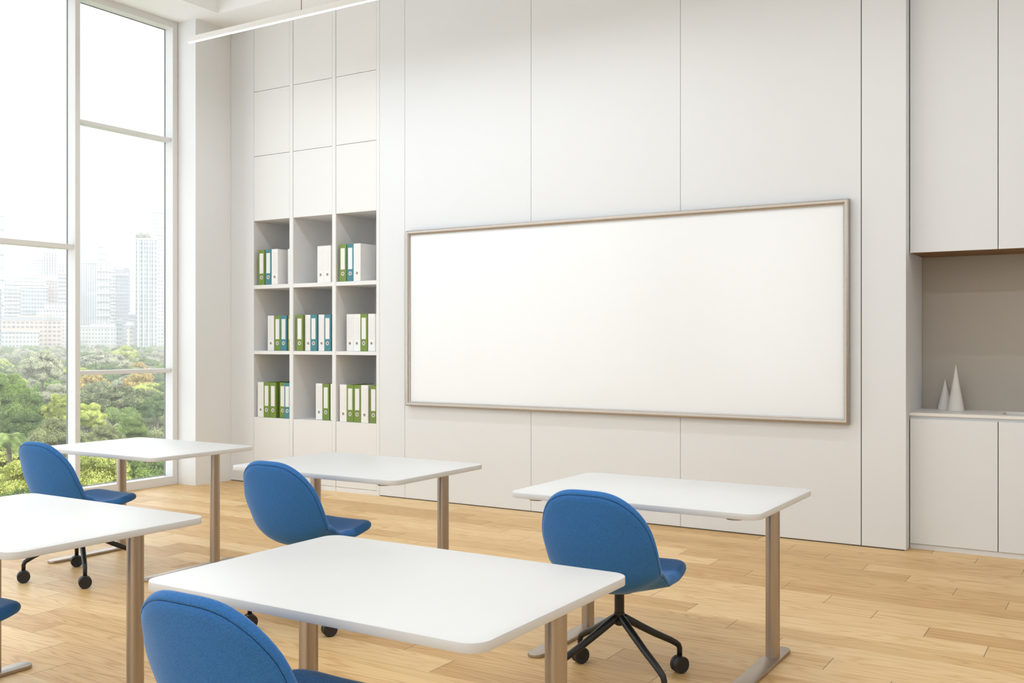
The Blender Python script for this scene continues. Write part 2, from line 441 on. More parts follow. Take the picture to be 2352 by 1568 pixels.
bind = {
 (0,2.0): [(G_,-7.483,7.200),(T_,-7.391,7.203),(W_,-7.300,7.200),(W_,-7.138,7.262)],
 (1,2.0): [(W_,-6.690,7.205),(W_,-6.600,7.200)],
 (2,2.0): [(G_,-6.404,7.200),(T_,-6.315,7.204),(W_,-6.226,7.198)],
 (0,1.338): [(W_,-7.412,7.258),(G_,-7.322,7.260),(T_,-7.233,7.256),(G_,-7.1395,7.262)],
 (1,1.338): [(G_,-6.962,7.200),(W_,-6.870,7.222),(T_,-6.780,7.202),(W_,-6.690,7.218),(T_,-6.598,7.200)],
 (2,1.338): [(W_,-6.366,7.258),(W_,-6.279,7.258),(G_,-6.192,7.255),(W_,-6.104,7.262),(W_,-6.0175,7.27)],
 (0,.668): [(W_,-7.500,7.205),(G_,-7.412,7.200),(G_,-7.324,7.200),(G_,-7.216,7.225),(T_,-7.131,7.205)],
 (1,.668): [(W_,-6.764,7.262),(G_,-6.672,7.258),(W_,-6.5775,7.266)],
 (2,.668): [(W_,-6.404,7.205),(G_,-6.315,7.203),(G_,-6.2255,7.200),(W_,-6.137,7.200),(G_,-6.0325,7.203)],
}
ordn = ['first','second','third','fourth','fifth']
protos = {}
cname = {G_:'green', T_:'teal', W_:'white'}; rname = {2.0:'top', 1.338:'middle', .668:'bottom'}
for (u, z), lst in bind.items():
    for k, (c, x, y) in enumerate(lst):
        w = .0855
        if x+w > UX[u][1]-.002: w = UX[u][1]-.003-x
        key = (c, round(w,3))
        if key not in protos:
            e = make_binder(c, w); protos[key] = e
        else: e = dup(protos[key])
        e.location = (x, y, z+.0005); e['w'] = 0; del e['w']
        tag(e, '%s lever arch binder, %s from the left on the %s open shelf, %s bookcase bay' % (cname[c], ordn[k] if len(lst) > 1 else 'only', rname[z], names[u]),
            'binder', 'lever arch binders in the bookcase')

# ------------------------------------------------------------------ whiteboard
wbx0, wbx1, wz0, wz1 = -5.566, -1.666, .849, 2.429
r = empty('whiteboard', ((wbx0+wbx1)/2, YB, wz0))
oo = Vector(((wbx0+wbx1)/2, YB, wz0))
bm = bmesh.new()
prof = [(0,0), (0,-.040), (.004,-.048), (.012,-.052), (.022,-.051), (.028,-.047), (.033,-.040), (.036,-.036), (.041,-.034), (.041,-.020), (.041,0)]
cors = [(wbx0,wz0,1,1), (wbx1,wz0,-1,1), (wbx1,wz1,-1,-1), (wbx0,wz1,1,-1)]
rings = [[Vector((cx+sx*a, YB+d-.0005, cz+sz*a))-oo for a, d in prof] for cx, cz, sx, sz in cors]
rings.append(rings[0])
loft(bm, rings, cap=False); bmesh.ops.remove_doubles(bm, verts=bm.verts, dist=1e-5)
obj('frame', bm, M['alu'], r, smooth=False)
bm = newbox(wbx0+.036, wbx1-.036, YB-.026, YB-.004, wz0+.036, wz1-.036); bm.transform(Matrix.Translation(-oo))
obj('writing_surface', bm, M['board'], r)
tag(r, 'long blank whiteboard in a satin metal frame on the panelled wall', 'whiteboard')

# ------------------------------------------------------------------ kitchen niche
KY, KB = 7.303, 7.813
doors = [(-1.291,-.7435), (-.7385,-.181), (-.176,.3815), (.3865,.944), (.949,1.5065), (1.5115,2.069), (2.074,2.69)]
for k, (x0, x1) in enumerate(doors):
    which = ['first','second','third','fourth','fifth','sixth','seventh'][k]
    r = empty('base_cabinet', ((x0+x1)/2, KY, 0)); o_ = Matrix.Translation((-(x0+x1)/2, -KY, 0))
    b = bmesh.new()
    for q in ((x0-.002,x0+.016,KY+.02,KB-.001,.034,.895), (x1-.016,x1+.002,KY+.02,KB-.001,.034,.895), (x0+.016,x1-.016,KY+.02,KB-.001,.034,.052), (x0+.016,x1-.016,KB-.01,KB-.001,.052,.895)): box(b, *q)
    b.transform(o_); obj('body', b, M['dark'], r)
    b = newbox(x0, x1, KY, KY+.0185, .037, .897, .001, 1); b.transform(o_); obj('door', b, M['panel'], r)
    b = newbox(x0-.0025, x1+.0025, KY+.012, KY+.03, 0, .0335); b.transform(o_); obj('plinth', b, M['panel'], r)
    tag(r, 'pale handleless base cabinet under the worktop, %s from the whiteboard wall' % which, 'cabinet', 'kitchen base cabinets')
    r = empty('wall_cabinet', ((x0+x1)/2, KY, 2.045)); o_ = Matrix.Translation((-(x0+x1)/2, -KY, -2.045))
    b = newbox(x0-.002, x1+.002, KY+.02, KB-.001, 2.06, ZC-.002); b.transform(o_); obj('body', b, M['dark'], r)
    b = newbox(x0, x1, KY, KY+.0185, 2.043, ZC-.003, .001, 1); b.transform(o_); obj('door', b, M['panel'], r)
    b = newbox(x0-.0025, x1+.0025, KY+.006, KB-.001, 2.045, 2.059); b.transform(o_); obj('bottom_board', b, M['walnut'], r)
    r.children[-1]['label'] = 'brown wooden underside'
    tag(r, 'tall pale wall cabinet with brown wooden underside, %s from the whiteboard wall' % which, 'cabinet', 'kitchen wall cabinets')
# grip recess rail
r = struct('trim_3', newbox(-1.2965, 2.69, KY+.021, KY+.05, .8955, .918), M['panel'])
# worktop with sink cut-out
sx0, sx1, sy0, sy1 = -.735, -.20, 7.43, 7.715
r = empty('worktop', (0, KY, .92)); o_ = Matrix.Translation((0,-KY,-.92))
b = bmesh.new()
for q in ((-1.2965,sx0,KY,KB-.001), (sx1,2.69,KY,KB-.001), (sx0,sx1,KY,sy0), (sx0,sx1,sy1,KB-.001)):
    box(b, q[0], q[1], q[2], q[3], .9185, .939)
bmesh.ops.remove_doubles(b, verts=b.verts, dist=1e-4)
b.transform(o_); obj('slab', b, M['counter'], r)
tag(r, 'pale stone worktop running along the kitchen niche', 'worktop')
r = empty('sink', ((sx0+sx1)/2, (sy0+sy1)/2, .75)); o_ = Matrix.Translation((-(sx0+sx1)/2, -(sy0+sy1)/2, -.75))
b = bmesh.new(); t = .004; sx0 += .001; sx1 -= .001; sy0 += .001; sy1 -= .001
for q in ((sx0,sx0+t,sy0,sy1,.75,.935), (sx1-t,sx1,sy0,sy1,.75,.935), (sx0+t,sx1-t,sy0,sy0+t,.75,.935), (sx0+t,sx1-t,sy1-t,sy1,.75,.935), (sx0+t,sx1-t,sy0+t,sy1-t,.75,.754)):
    box(b, *q)
b.transform(o_); obj('basin', b, M['counter'], r)
b = bmesh.new(); lathe(b, [(.035,.0045), (.035,.007), (.03,.008), (.012,.006)], 24); obj('drain', b, M['alu'], r)
tag(r, 'rectangular basin set flush in the kitchen worktop', 'sink')
# niche back
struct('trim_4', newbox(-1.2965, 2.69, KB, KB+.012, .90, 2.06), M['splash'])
# two ceramic cones
def cone(x, y, rad, h, lab):
    b = bmesh.new(); prof = [(rad,0), (rad,.002), (rad*.975,.010)]
    for k in range(1, 20): prof.append((rad*.975*(1-k/20)**1.02+.0008, .010+(h-.012)*k/20))
    prof.append((.0006, h)); lathe(b, prof, 48)
    o = obj('ceramic_cone', b, M['cone'], None, smooth=True, loc=(x, y, .9395)); tag(o, lab, 'ornament', 'cone ornaments on the worktop')
cone(-1.048, 7.665, .056, .327, 'larger, taller pale cone ornament on the worktop')
cone(-1.1305, 7.745, .050, .218, 'smaller pale cone ornament standing behind the tall cone')

# ------------------------------------------------------------------ pendant lamps
LZ, LH, LW = 4.03, .047, .030
def make_lamp():
    r = empty('linear_pendant_lamp', (0,0,0))
    L = 4.2
    b = newbox(0, L, -LW/2-.002, LW/2+.002, 0, LH, .001, 1); obj('housing', b, M['lamp'], r)
    b = newbox(.006, L-.006, -LW/2+.003, LW/2-.003, -.003, .002); obj('diffuser', b, M['led'], r)
    for x in (1.33, L-1.33):
        b = bmesh.new(); tube(b, [(x,0,LH-.001), (x,0,ZC+CH-LZ)], .0032, 8); obj('cable', b, M['wire'], r)
    b = bmesh.new()
    for x in (1.33, L-1.33): lathe(b, [(.03,ZC+CH-LZ-.02), (.03,ZC+CH-LZ)], 24, Matrix.Translation((x,0,0)))
    obj('ceiling_cap', b, M['lamp'], r)
    return r
LP = [(-6.965,5.885), (-6.965,3.45), (-6.965,1.0), (-6.965,-1.45), (-2.2,5.885), (-2.2,3.45), (-2.2,1.0), (-2.2,-1.45)]
LP = [(x if x < -3 else -2.55, y) for x, y in LP]
lamp0 = make_lamp()
lamps = [lamp0]+[dup(lamp0) for _ in LP[1:]]
for o, (x, y) in zip(lamps, LP):
    k = lamps.index(o)
    o.location = (x, y, LZ)
    tag(o, 'slim white linear pendant lamp hung on thin cables near the bookcase' if k == 0 else 'slim white linear pendant lamp overhead, outside the view', 'pendant lamp', 'linear pendant lamps')
    L = bpy.data.lights.new('lamp_light', 'AREA'); L.shape = 'RECTANGLE'; L.size = 4.18; L.size_y = LW
    L.energy = (27 if x < -4 else 11) if y > 5 else ((16 if x < -4 else 38) if y > 3 else (14 if x < -4 else 24)); L.color = (.86,.93,1)
    lo = bpy.data.objects.new('lamp_light', L); C.objects.link(lo); lo.parent = o; lo.location = (2.1, 0, -.005)
    U = bpy.data.lights.new('added_ceiling_fill', 'AREA'); U.shape = 'RECTANGLE'; U.size = 4.18; U.size_y = LW; U.energy = .6; U.color = (.86,.93,1)  # fill light added above each pendant to brighten the ceiling
    uo = bpy.data.objects.new('added_ceiling_fill', U); C.objects.link(uo); uo.parent = o; uo.location = (2.1, 0, LH+.004); uo.rotation_euler = (PI,0,0)

# ------------------------------------------------------------------ desks
DW, DD, DT = 1.165, .812, .745
def make_desk():
    r = empty('desk', (0,0,0))
    b = bmesh.new(); slab(b, rrect(-DW/2, DW/2, -DD/2, DD/2, .055, 12), DT-.0255, DT, .0022); obj('desktop', b, M['desk'], r, smooth=False)
    for s in (-1, 1):
        x = s*.466
        b = bmesh.new(); n = 40
        prof = [(.0315,.017), (.0315,DT-.036)]
        lathe(b, prof, n, Matrix.Translation((x,.160,0))); lg = obj('leg', b, M['champ'], r, smooth=True)
        b = bmesh.new(); slab(b, rrect(x-.040, x+.040, -.385, .330, .0395, 12), .0, .017, .0018); obj('foot', b, M['champ'], r)
        b = bmesh.new(); slab(b, rrect(x-.035, x+.035, -.378, .330, .0345, 12), DT-.036, DT-.0256, .001); obj('support_bracket', b, M['champ'], r)
    return r
desk0 = make_desk()
DK = [(-1.829,2.270,'white desk in the foreground, the nearest one'), (-1.828,4.256,'white desk at right, in front of the whiteboard'),
      (-3.648,4.256,'white desk in the middle of the far row'), (-5.452,4.262,'white desk beside the tall window'), (-3.655,2.283,'white desk at the left edge of the picture')]
for k, (x, y, lab) in enumerate(DK):
    o = desk0 if k == 0 else dup(desk0)
    o.location = (x, y, 0); tag(o, lab, 'desk', 'white classroom desks')
def smooth_by_angle(o, a=.6):
    me = o.data
    me.polygons.foreach_set('use_smooth', [True]*len(me.polygons))
    try: me.set_sharp_from_angle(angle=a)
    except Exception: pass
for o in bpy.data.objects:
    if o.type == 'MESH' and o.name.split('.')[0] in ('leg', 'desktop', 'foot', 'finger_ring', 'ceramic_cone', 'frame', 'support_bracket'): smooth_by_angle(o, .7)

# ------------------------------------------------------------------ chairs
PROF = [(.290,.480), (.245,.485), (.170,.473), (.080,.455), (.000,.443), (-.070,.440), (-.130,.447), (-.178,.468), (-.208,.505),
        (-.226,.555), (-.240,.610), (-.252,.670), (-.263,.730), (-.273,.790), (-.282,.850)]
def spline(P, n=160):
    pts = []
    Q = [P[0]]+list(P)+[P[-1]]
    for i in range(1, len(Q)-2):
        for k in range(12):
            t = k/12; a, b, c, d = (Vector(Q[j]) for j in (i-1, i, i+1, i+2))
            pts.append(.5*((2*b)+(-a+c)*t+(2*a-5*b+4*c-d)*t*t+(-a+3*b-3*c+d)*t**3))
    pts.append(Vector(P[-1])); L = [0]
    for a, b in zip(pts[:-1], pts[1:]): L.append(L[-1]+(b-a).length)
    return pts, L
SP, SL = spline(PROF)
def prof_at(s):
    s = min(max(s, 0), 1)*SL[-1]
    lo = 0
    for i in range(len(SL)-1):
        if SL[i+1] >= s: lo = i; break
    t = (s-SL[lo])/max(SL[lo+1]-SL[lo], 1e-9)
    p = SP[lo].lerp(SP[lo+1], t)
    a = SP[max(lo-2, 0)]; b = SP[min(lo+3, len(SP)-1)]; d = (b-a).normalized()
    nrm = Vector((d.y, -d.x))      # toward the sitter
    if nrm.y < 0 and s < SL[-1]*.4: nrm = -nrm
    return p, nrm
def interp(tab, s):
    for (a, va), (b, vb) in zip(tab[:-1], tab[1:]):
        if s <= b:
            t = (s-a)/(b-a); t = t*t*(3-2*t); return va+(vb-va)*t
    return tab[-1][1]
WID = [(0,.222), (.15,.226), (.33,.226), (.47,.222), (.60,.235), (.78,.248), (.90,.247), (1,.238)]
CUR = [(0,.010), (.2,.018), (.33,.036), (.47,.092), (.60,.092), (.8,.074), (1,.045)]
def shell_pt(r, th, h):
    c, s_ = math.cos(th), math.sin(th)
    n = 3.15 if s_ > 0 else 5.5
    k = (abs(c)**n+abs(s_)**n)**(-1/n)
    p, q = r*c*k, r*s_*k
    s = (q+1)/2
    P, N = prof_at(s)
    w = interp(WID, s); cu = interp(CUR, s)
    # where the seat turns up into the back, the rim is pulled in
    x = w*p; lift = cu*(abs(p)**2.2)
    slope = 2.2*cu*(abs(p)**1.2)*(1 if p > 0 else -1)/w
    nn = Vector((-slope, N.x, N.y)); nn.normalize()
    base = Vector((x, P.x+N.x*lift, P.y+N.y*lift))
    return base+nn*h
def shell_mesh(rings, n=96, cap_first=True):
    bm = bmesh.new(); loops = []
    for r, h in rings:
        loops.append([shell_pt(r, 2*PI*i/n+.0001, h) for i in range(n)])
    vs = [[bm.verts.new(p) for p in L] for L in loops]
    for a, b in zip(vs[:-1], vs[1:]):
        for i in range(n):
            j = (i+1) % n; bm.faces.new((a[i], a[j], b[j], b[i]))
    if cap_first: bm.faces.new(vs[0])
    return bm
BASE_ROT = math.radians(14.5)
def make_chair():
    r = empty('swivel_chair', (0,0,0))
    inner = [(.02,.002)]+[(k/22, .003) for k in range(2, 21)]+[(.945,.001), (.97,-.003), (.988,-.009), (1.0,-.018), (.998,-.027), (.985,-.034), (.975,-.0375), (.962,-.039), (.957,-.036)]
    o = obj('cushion', shell_mesh(inner), M['fab'], r, smooth=True)
    outer = [(.952,-.034), (.957,-.0375), (.950,-.0405)]+[(k/22*.99, -.041) for k in range(20, 1, -1)]+[(.02,-.041)]
    bm = shell_mesh(outer, cap_first=False)
    o2 = obj('back_shell', bm, M['fab'], r, smooth=True)
    # plate and column
    b = bmesh.new(); lathe(b, [(.060,.388), (.068,.392), (.068,.3985), (.04,.402)], 40); obj('seat_plate', b, M['black'], r, smooth=True)
    b = bmesh.new(); lathe(b, [(.0215,.300), (.0215,.302), (.0205,.303), (.0205,.39)], 32); obj('column', b, M['black'], r, smooth=True)
    b = bmesh.new(); lathe(b, [(.012,.245), (.020,.250), (.0225,.262), (.0225,.300), (.0215,.301)], 32); obj('hub', b, M['black'], r, smooth=True)
    for k in range(4):
        a = BASE_ROT+PI/4+k*PI/2; ca, sa = math.cos(a), math.sin(a)
        P = [(.004,.284), (.03,.272), (.10,.232), (.18,.188), (.258,.150), (.290,.132), (.304,.122), (.312,.106), (.312,.073)]
        R = [.0165,.0165,.016,.015,.014,.0135,.0128,.012,.0115]
        b = bmesh.new(); tube(b, [(ca*x, sa*x, z) for x, z in P], R, 18)
        lg = obj('leg', b, M['black'], r, smooth=True)
        # caster: two wheels and a hood
        b = bmesh.new(); ax = math.radians(150)
        cx, cy = ca*.312, sa*.312
        rot = Matrix.Translation((cx, cy, .0362)) @ Matrix.Rotation(ax, 4, 'Z') @ Matrix.Rotation(PI/2, 4, 'Y')
        for sgn in (-1, 1):
            pr = [(.026,.0065), (.0345,.0065), (.036,.008), (.036,.0205), (.0345,.0225), (.031,.0235), (.029,.0228), (.010,.0228)]
            pr = [(q, z*sgn) for q, z in pr]
            lathe(b, pr, 36, rot)
        lathe(b, [(.0335,-.007), (.0335,.007)], 30, rot)
        lathe(b, [(.0115,.06), (.0115,.078)], 16, Matrix.Translation((cx, cy, 0)))
        obj('caster', b, M['tyre'], lg, smooth=True)
    for ch in list(r.children):
        if ch.name.split('.')[0] in ('seat_plate', 'column', 'hub'): smooth_by_angle(ch, .6)
        for g in ch.children: smooth_by_angle(g, .6)
    return r
ch0 = make_chair()
CHS = [(-1.812,3.772,0,'blue swivel chair at the right-hand desk, black four-arm base in full view'),
       (-3.572,3.80,0,'blue swivel chair at the middle desk of the far row'),
       (-5.418,3.76,0,'blue swivel chair at the desk beside the window'),
       (-1.855,1.862,0,'blue swivel chair nearest the camera, only its back showing at the bottom edge'),
       (-3.588,1.862,0,'blue swivel chair cut off at the left edge, only its seat front showing')]
for k, (x, y, a, lab) in enumerate(CHS):
    o = ch0 if k == 0 else dup(ch0)
    o.location = (x, y, 0); o.rotation_euler = (0,0,a)
    tag(o, lab, 'chair', 'blue upholstered swivel chairs')

#OUTDOOR
# ------------------------------------------------------------------ park trees
def leaf_mesh(name, lumps, n, size, m, flat=.0, seed=1, core=.74):
    """a crown: leaf clumps on lumpy ellipsoids (cx,cy,cz,rx,ry,rz)"""
    g = np.random.default_rng(seed); L = np.array(lumps, float)
    area = (L[:,3]*L[:,4]+L[:,3]*L[:,5]+L[:,4]*L[:,5]); pr = area/area.sum()
    idx = g.choice(len(L), n, p=pr)
    d = g.normal(size=(n,3)); d /= np.linalg.norm(d, axis=1)[:,None]
    low = d[:,2] < -.35; d[low,2] *= -1
    rad = L[idx,3:6]*(g.uniform(.78,1.16,n)**1.0)[:,None]
    P = L[idx,:3]+d*rad
    nrm = d/L[idx,3:6]; nrm /= np.linalg.norm(nrm, axis=1)[:,None]
    nrm = nrm*(1-flat)+g.normal(scale=.75, size=(n,3))+np.array([0,0,.25+flat]); nrm /= np.linalg.norm(nrm, axis=1)[:,None]
    a = np.cross(nrm, g.normal(size=(n,3))); a /= np.linalg.norm(a, axis=1)[:,None]; b = np.cross(nrm, a)
    s = g.uniform(.6,1.35,n)[:,None]*size
    V = np.stack([P-a*s*.62, P-b*s*.30+nrm*s*.10, P+a*s*.62, P+b*s*.34-nrm*s*.05], 1).reshape(-1,3)
    F_ = np.arange(n*4).reshape(-1,4)
    # dark inner mass so the crown is not see-through
    cv, cf = [], []
    for (cx,cy,cz,rx,ry,rz) in L:
        o0 = len(V)+len(cv); R_, S_ = 5, 8
        for i in range(1, R_):
            t = PI*i/R_
            for j in range(S_):
                u = 2*PI*j/S_; cv.append((cx+rx*core*math.sin(t)*math.cos(u), cy+ry*core*math.sin(t)*math.sin(u), cz+rz*core*math.cos(t)))
        top = len(V)+len(cv); cv.append((cx,cy,cz+rz*core)); bot = top+1; cv.append((cx,cy,cz-rz*core))
        for i in range(R_-2):
            for j in range(S_):
                k = (j+1) % S_; cf.append((o0+i*S_+j, o0+(i+1)*S_+j, o0+(i+1)*S_+k, o0+i*S_+k))
        for j in range(S_):
            k = (j+1) % S_; cf.append((top, o0+j, o0+k, o0+k)); cf.append((bot, o0+(R_-2)*S_+k, o0+(R_-2)*S_+j, o0+(R_-2)*S_+j))
    V = np.vstack([V, np.array(cv)])
    cf3 = [f[:3] for f in cf if len(set(f)) == 3]; cf4 = [f for f in cf if len(set(f)) == 4]
    me = bpy.data.meshes.new(name)
    nq = len(F_)+len(cf4); loops = np.concatenate([F_.ravel(), np.array(cf4).ravel(), np.array(cf3).ravel()]).astype(np.int32)
    me.vertices.add(len(V)); me.vertices.foreach_set('co', V.astype(np.float32).ravel())
    me.loops.add(len(loops)); me.loops.foreach_set('vertex_index', loops)
    np_ = nq+len(cf3); st = np.concatenate([np.arange(nq)*4, nq*4+np.arange(len(cf3))*3]).astype(np.int32)
    me.polygons.add(np_); me.polygons.foreach_set('loop_start', st)
    me.update(calc_edges=True); me.validate()
    me.materials.append(m); return me
def crown(kind, seed, R=4.0, Hh=3.2):
    g = random.Random(seed); out = []
    if kind == 'umbrella':
        for k in range(44):
            a = g.uniform(0, 2*PI); q = R*.88*math.sqrt(g.random()); z = Hh*(.66-.60*(q/R)**2)+g.uniform(-.10,.06)*Hh
            out.append((q*math.cos(a), q*math.sin(a), z, R*g.uniform(.13,.24), R*g.uniform(.13,.24), Hh*g.uniform(.09,.16)))
        for k in range(16):
            a = 2*PI*k/16+g.uniform(-.15,.15); q = R*g.uniform(.70,.88); out.append((q*math.cos(a), q*math.sin(a), -Hh*g.uniform(.0,.28), R*.2, R*.2, Hh*.15))
        out.append((0,0,Hh*.12,R*.72,R*.72,Hh*.38))
    else:
        out.append((0,0,-.1*Hh,R*.66,R*.66,Hh*.76))
        for k in range(62):
            t = g.uniform(-.75, 1); a = g.uniform(0, 2*PI); q = R*.76*math.sqrt(max(0, 1-(max(t,-.3))**2*.92))
            s = g.uniform(.11,.27); out.append((q*math.cos(a)*g.uniform(.85,1.08), q*math.sin(a)*g.uniform(.85,1.08), Hh*.78*t, R*s, R*s*g.uniform(.75,1.1), Hh*s))
    return out
def trunk_mesh(h, seed):
    g = random.Random(seed); b = bmesh.new()
    tube(b, [(0,0,-h), (.1,.05,-h*.6), (.0,.1,-h*.25), (.15,0,.2)], [.42,.32,.26,.18], 8)
    for k in range(4):
        a = 2*PI*k/4+g.random(); tube(b, [(0,.05,-h*.3), (1.0*math.cos(a),1.0*math.sin(a),-.9), (2.0*math.cos(a),2.0*math.sin(a),.5)], [.17,.13,.07], 6)
    me = bpy.data.meshes.new('trunk'); bmesh.ops.recalc_face_normals(b, faces=b.faces); b.to_mesh(me); b.free(); me.materials.append(M['bark']); return me
TM = [trunk_mesh(9, s) for s in (1, 2)]
crowns_ = {}
def crown_mesh(kind, col, variant, far):
    """one crown shape per kind, variant and level of detail; the leaf colour is set on the object"""
    key = (kind, variant, far)
    if key not in crowns_:
        sd = 11+7*(kind == 'umbrella')+101*variant
        crowns_[key] = leaf_mesh('foliage', crown(kind, sd), 26000 if far else 60000, .20 if far else .125, LEAF['green'], .35 if kind == 'umbrella' else 0, sd)
    return crowns_[key]
def leaf_obj(name, kind, col, variant, far, r):
    f = bpy.data.objects.new(name, crown_mesh(kind, col, variant, far)); link(f, r)
    f.material_slots[0].link = 'OBJECT'; f.material_slots[0].material = LEAF[col]
    return f
def tree(px, ytop, d, width_px, kind, col, label, group=None, variant=0, hz=None):
    x, y = polar(px, d); zt = height(ytop, d)
    R = width_px/F*d/2*1.04; s = R/4.0
    hz = hz or (.85 if kind == 'umbrella' else 1.08)
    cz = zt-3.2*(.84 if kind == 'umbrella' else .98)*s*hz
    r = empty('tree', (x, y, cz-9*s), random.uniform(0, 6.28))
    f = leaf_obj('foliage', kind, col, variant, d > 170, r); f.scale = (s, s, s*hz); f.location = (0,0,9*s)
    t = bpy.data.objects.new('trunk', TM[variant % 2]); link(t, r); t.scale = (s, s, s); t.location = (0,0,9*s)
    tag(r, label, 'tree', group or 'trees of the park'); return r
# the ones one can tell apart in the two panes: px, top, distance, width px
TREES = [
 (60,1052,66,215,'round','lime','bright yellow-green tree at the foot of the left pane, behind the chair back'),
 (215,1035,70,175,'round','lime','bright yellow-green tree seen under the desk beside the mullion'),
 (345,1048,80,150,'round','green','mid green tree seen under the desk at the right window jamb'),
 (283,886,165,196,'umbrella','olive','wide umbrella-shaped grey-green tree in the middle of the right pane'),
 (298,962,104,84,'round','green','small round bright green tree below the umbrella-shaped one'),
 (205,926,118,76,'round','lime','yellow-green tree beside the mullion in the right pane, under the amber one'),
 (240,976,98,100,'round','olive','low dull green bush-like tree in front of the umbrella-shaped one'),
 (362,905,140,72,'round','deep','dark green tree at the right jamb beside the umbrella-shaped one'),
 (213,858,220,86,'round','amber','amber-tinted tree just under the low transom, next to the mullion'),
 (325,857,215,98,'round','amber','brownish amber tree under the low transom at the right jamb'),
 (318,832,300,52,'round','amber','small orange-yellow tree just above the low transom'),
 (236,808,330,118,'umbrella','silver','broad pale tree resting on the low transom beside the mullion'),
 (287,794,370,58,'round','lime','light green tree above the low transom, middle of the right pane'),
 (8,858,118,112,'round','green','fresh green tall tree at the left edge of the left pane'),
 (97,806,185,92,'round','silver','tall grey-green tree in the middle of the left pane'),
 (135,882,150,86,'round','silver','pale silvery tree beside the mullion in the left pane'),
 (62,905,112,120,'round','green','mid green tree below the tall grey-green one in the left pane'),
 (140,905,104,80,'round','lime','narrow yellow-green tree against the mullion in the left pane'),
 (128,962,88,128,'round','olive','olive green tree above the chair back in the left pane'),
 (60,948,93,110,'round','deep','dark green tree behind the palm in the left pane'),
]
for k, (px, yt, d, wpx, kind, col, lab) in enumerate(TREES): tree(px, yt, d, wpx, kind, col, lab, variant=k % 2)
# everything further and between, kinds mixed
tab = [(55,1120),(70,1085),(85,1050),(100,1010),(125,962),(150,925),(180,893),(230,862),(290,838),(360,818),(450,803),(560,793),(700,784),(860,779)]
cols = ['olive','green','silver','deep','olive','lime','silver','green']
dist = [56,70,84,100,120,146,176,212,255,306,368,440,520,605]
gk = random.Random(21)
def lerp_tab(d):
    for (a, va), (b, vb) in zip(tab[:-1], tab[1:]):
        if d <= b: return va+(vb-va)*(d-a)/(b-a)
    return tab[-1][1]
for i, d in enumerate(dist):
    wpx = max(2*4.4/d*F*.92, 36); step = wpx*.66
    px = -230+gk.uniform(0, step)
    while px < 470:
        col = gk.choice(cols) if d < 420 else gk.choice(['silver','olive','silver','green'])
        knd = 'umbrella' if gk.random() < .3 else 'round'
        yt = lerp_tab(d)+gk.uniform(-.06,.10)*wpx+wpx*.10
        dd = d*gk.uniform(.95,1.05)
        zone = 'near' if d < 110 else ('middle distance' if d < 300 else 'far')
        lab = {'near':'leafy tree in the nearest belt of the park below the window', 'middle distance':'tree filling the park canopy in the middle distance',
               'far':'small hazy tree in the far belt of the park before the towers'}[zone]
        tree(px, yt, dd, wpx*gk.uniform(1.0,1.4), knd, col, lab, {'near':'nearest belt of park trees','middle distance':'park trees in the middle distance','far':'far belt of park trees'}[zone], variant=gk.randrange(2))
        px += step
# palm
def palm(px, ytop, d):
    x, y = polar(px, d); zt = height(ytop, d); r = empty('palm_tree', (x, y, zt-9)); g = random.Random(5)
    b = bmesh.new(); tube(b, [(0,0,0), (.1,.0,3), (.0,.1,6), (0,0,8.0)], [.22,.18,.15,.14], 10); obj('trunk', b, M['bark'], r, True)
    for k in range(22):
        a = 2*PI*k/22+g.uniform(-.1,.1); up = g.uniform(.1,1.1); Ln = g.uniform(1.7,2.3)
        b = bmesh.new(); pts = []
        for i in range(11):
            t = i/10; pts.append(Vector((math.cos(a)*Ln*t*math.cos(up*.7), math.sin(a)*Ln*t*math.cos(up*.7), 8.0+Ln*(math.sin(up)*t-1.05*t*t))))
        for i in range(1, 11):
            p, q = pts[i-1], pts[i]; dr = (q-p).normalized(); sd = dr.cross(Vector((0,0,1))).normalized()
            for f_ in (0, .33, .66):
                c = p.lerp(q, f_); ln = .62*math.sin(PI*(.12+.85*(i-1+f_)/10))
                for s in (-1, 1):
                    tip = c+sd*s*ln+dr*ln*.55+Vector((0,0,-.25*ln))
                    v = [b.verts.new(c-dr*.03), b.verts.new(c+dr*.05), b.verts.new(tip)]; b.faces.new(v)
        tube(b, pts, [.03-.0025*i for i in range(11)], 5)
        me = bpy.data.meshes.new('frond'); b.to_mesh(me); b.free(); me.materials.append(LEAF['palm'])
        link(bpy.data.objects.new('frond', me), r)
    tag(r, 'palm tree with spreading fronds at the lower left edge of the window', 'palm tree')
palm(20, 975, 74)
# park ground rising gently away from the building
def gz(d): return (height(lerp_tab(min(max(d, 56), 860)), d)-12.5*max(1, min(d/300, 1.6))) if d > 56 else height(1120, 56)-12.5
b = bmesh.new(); cols_ = list(range(-900, 1101, 200)); ds = [10,30,56,80,110,150,200,260,340,440,560,700,860,1100,1500,2200,3200]
grid = [[b.verts.new((*polar(p, d), gz(d) if d < 861 else gz(860))) for p in cols_] for d in ds]
for r0, r1 in zip(grid[:-1], grid[1:]):
    for i in range(len(cols_)-1): b.faces.new((r0[i], r0[i+1], r1[i+1], r1[i]))
g_ = obj('park_ground', b, M['grass'], None); tag(g_, 'grass ground of the park under the trees', 'ground', kind='structure')

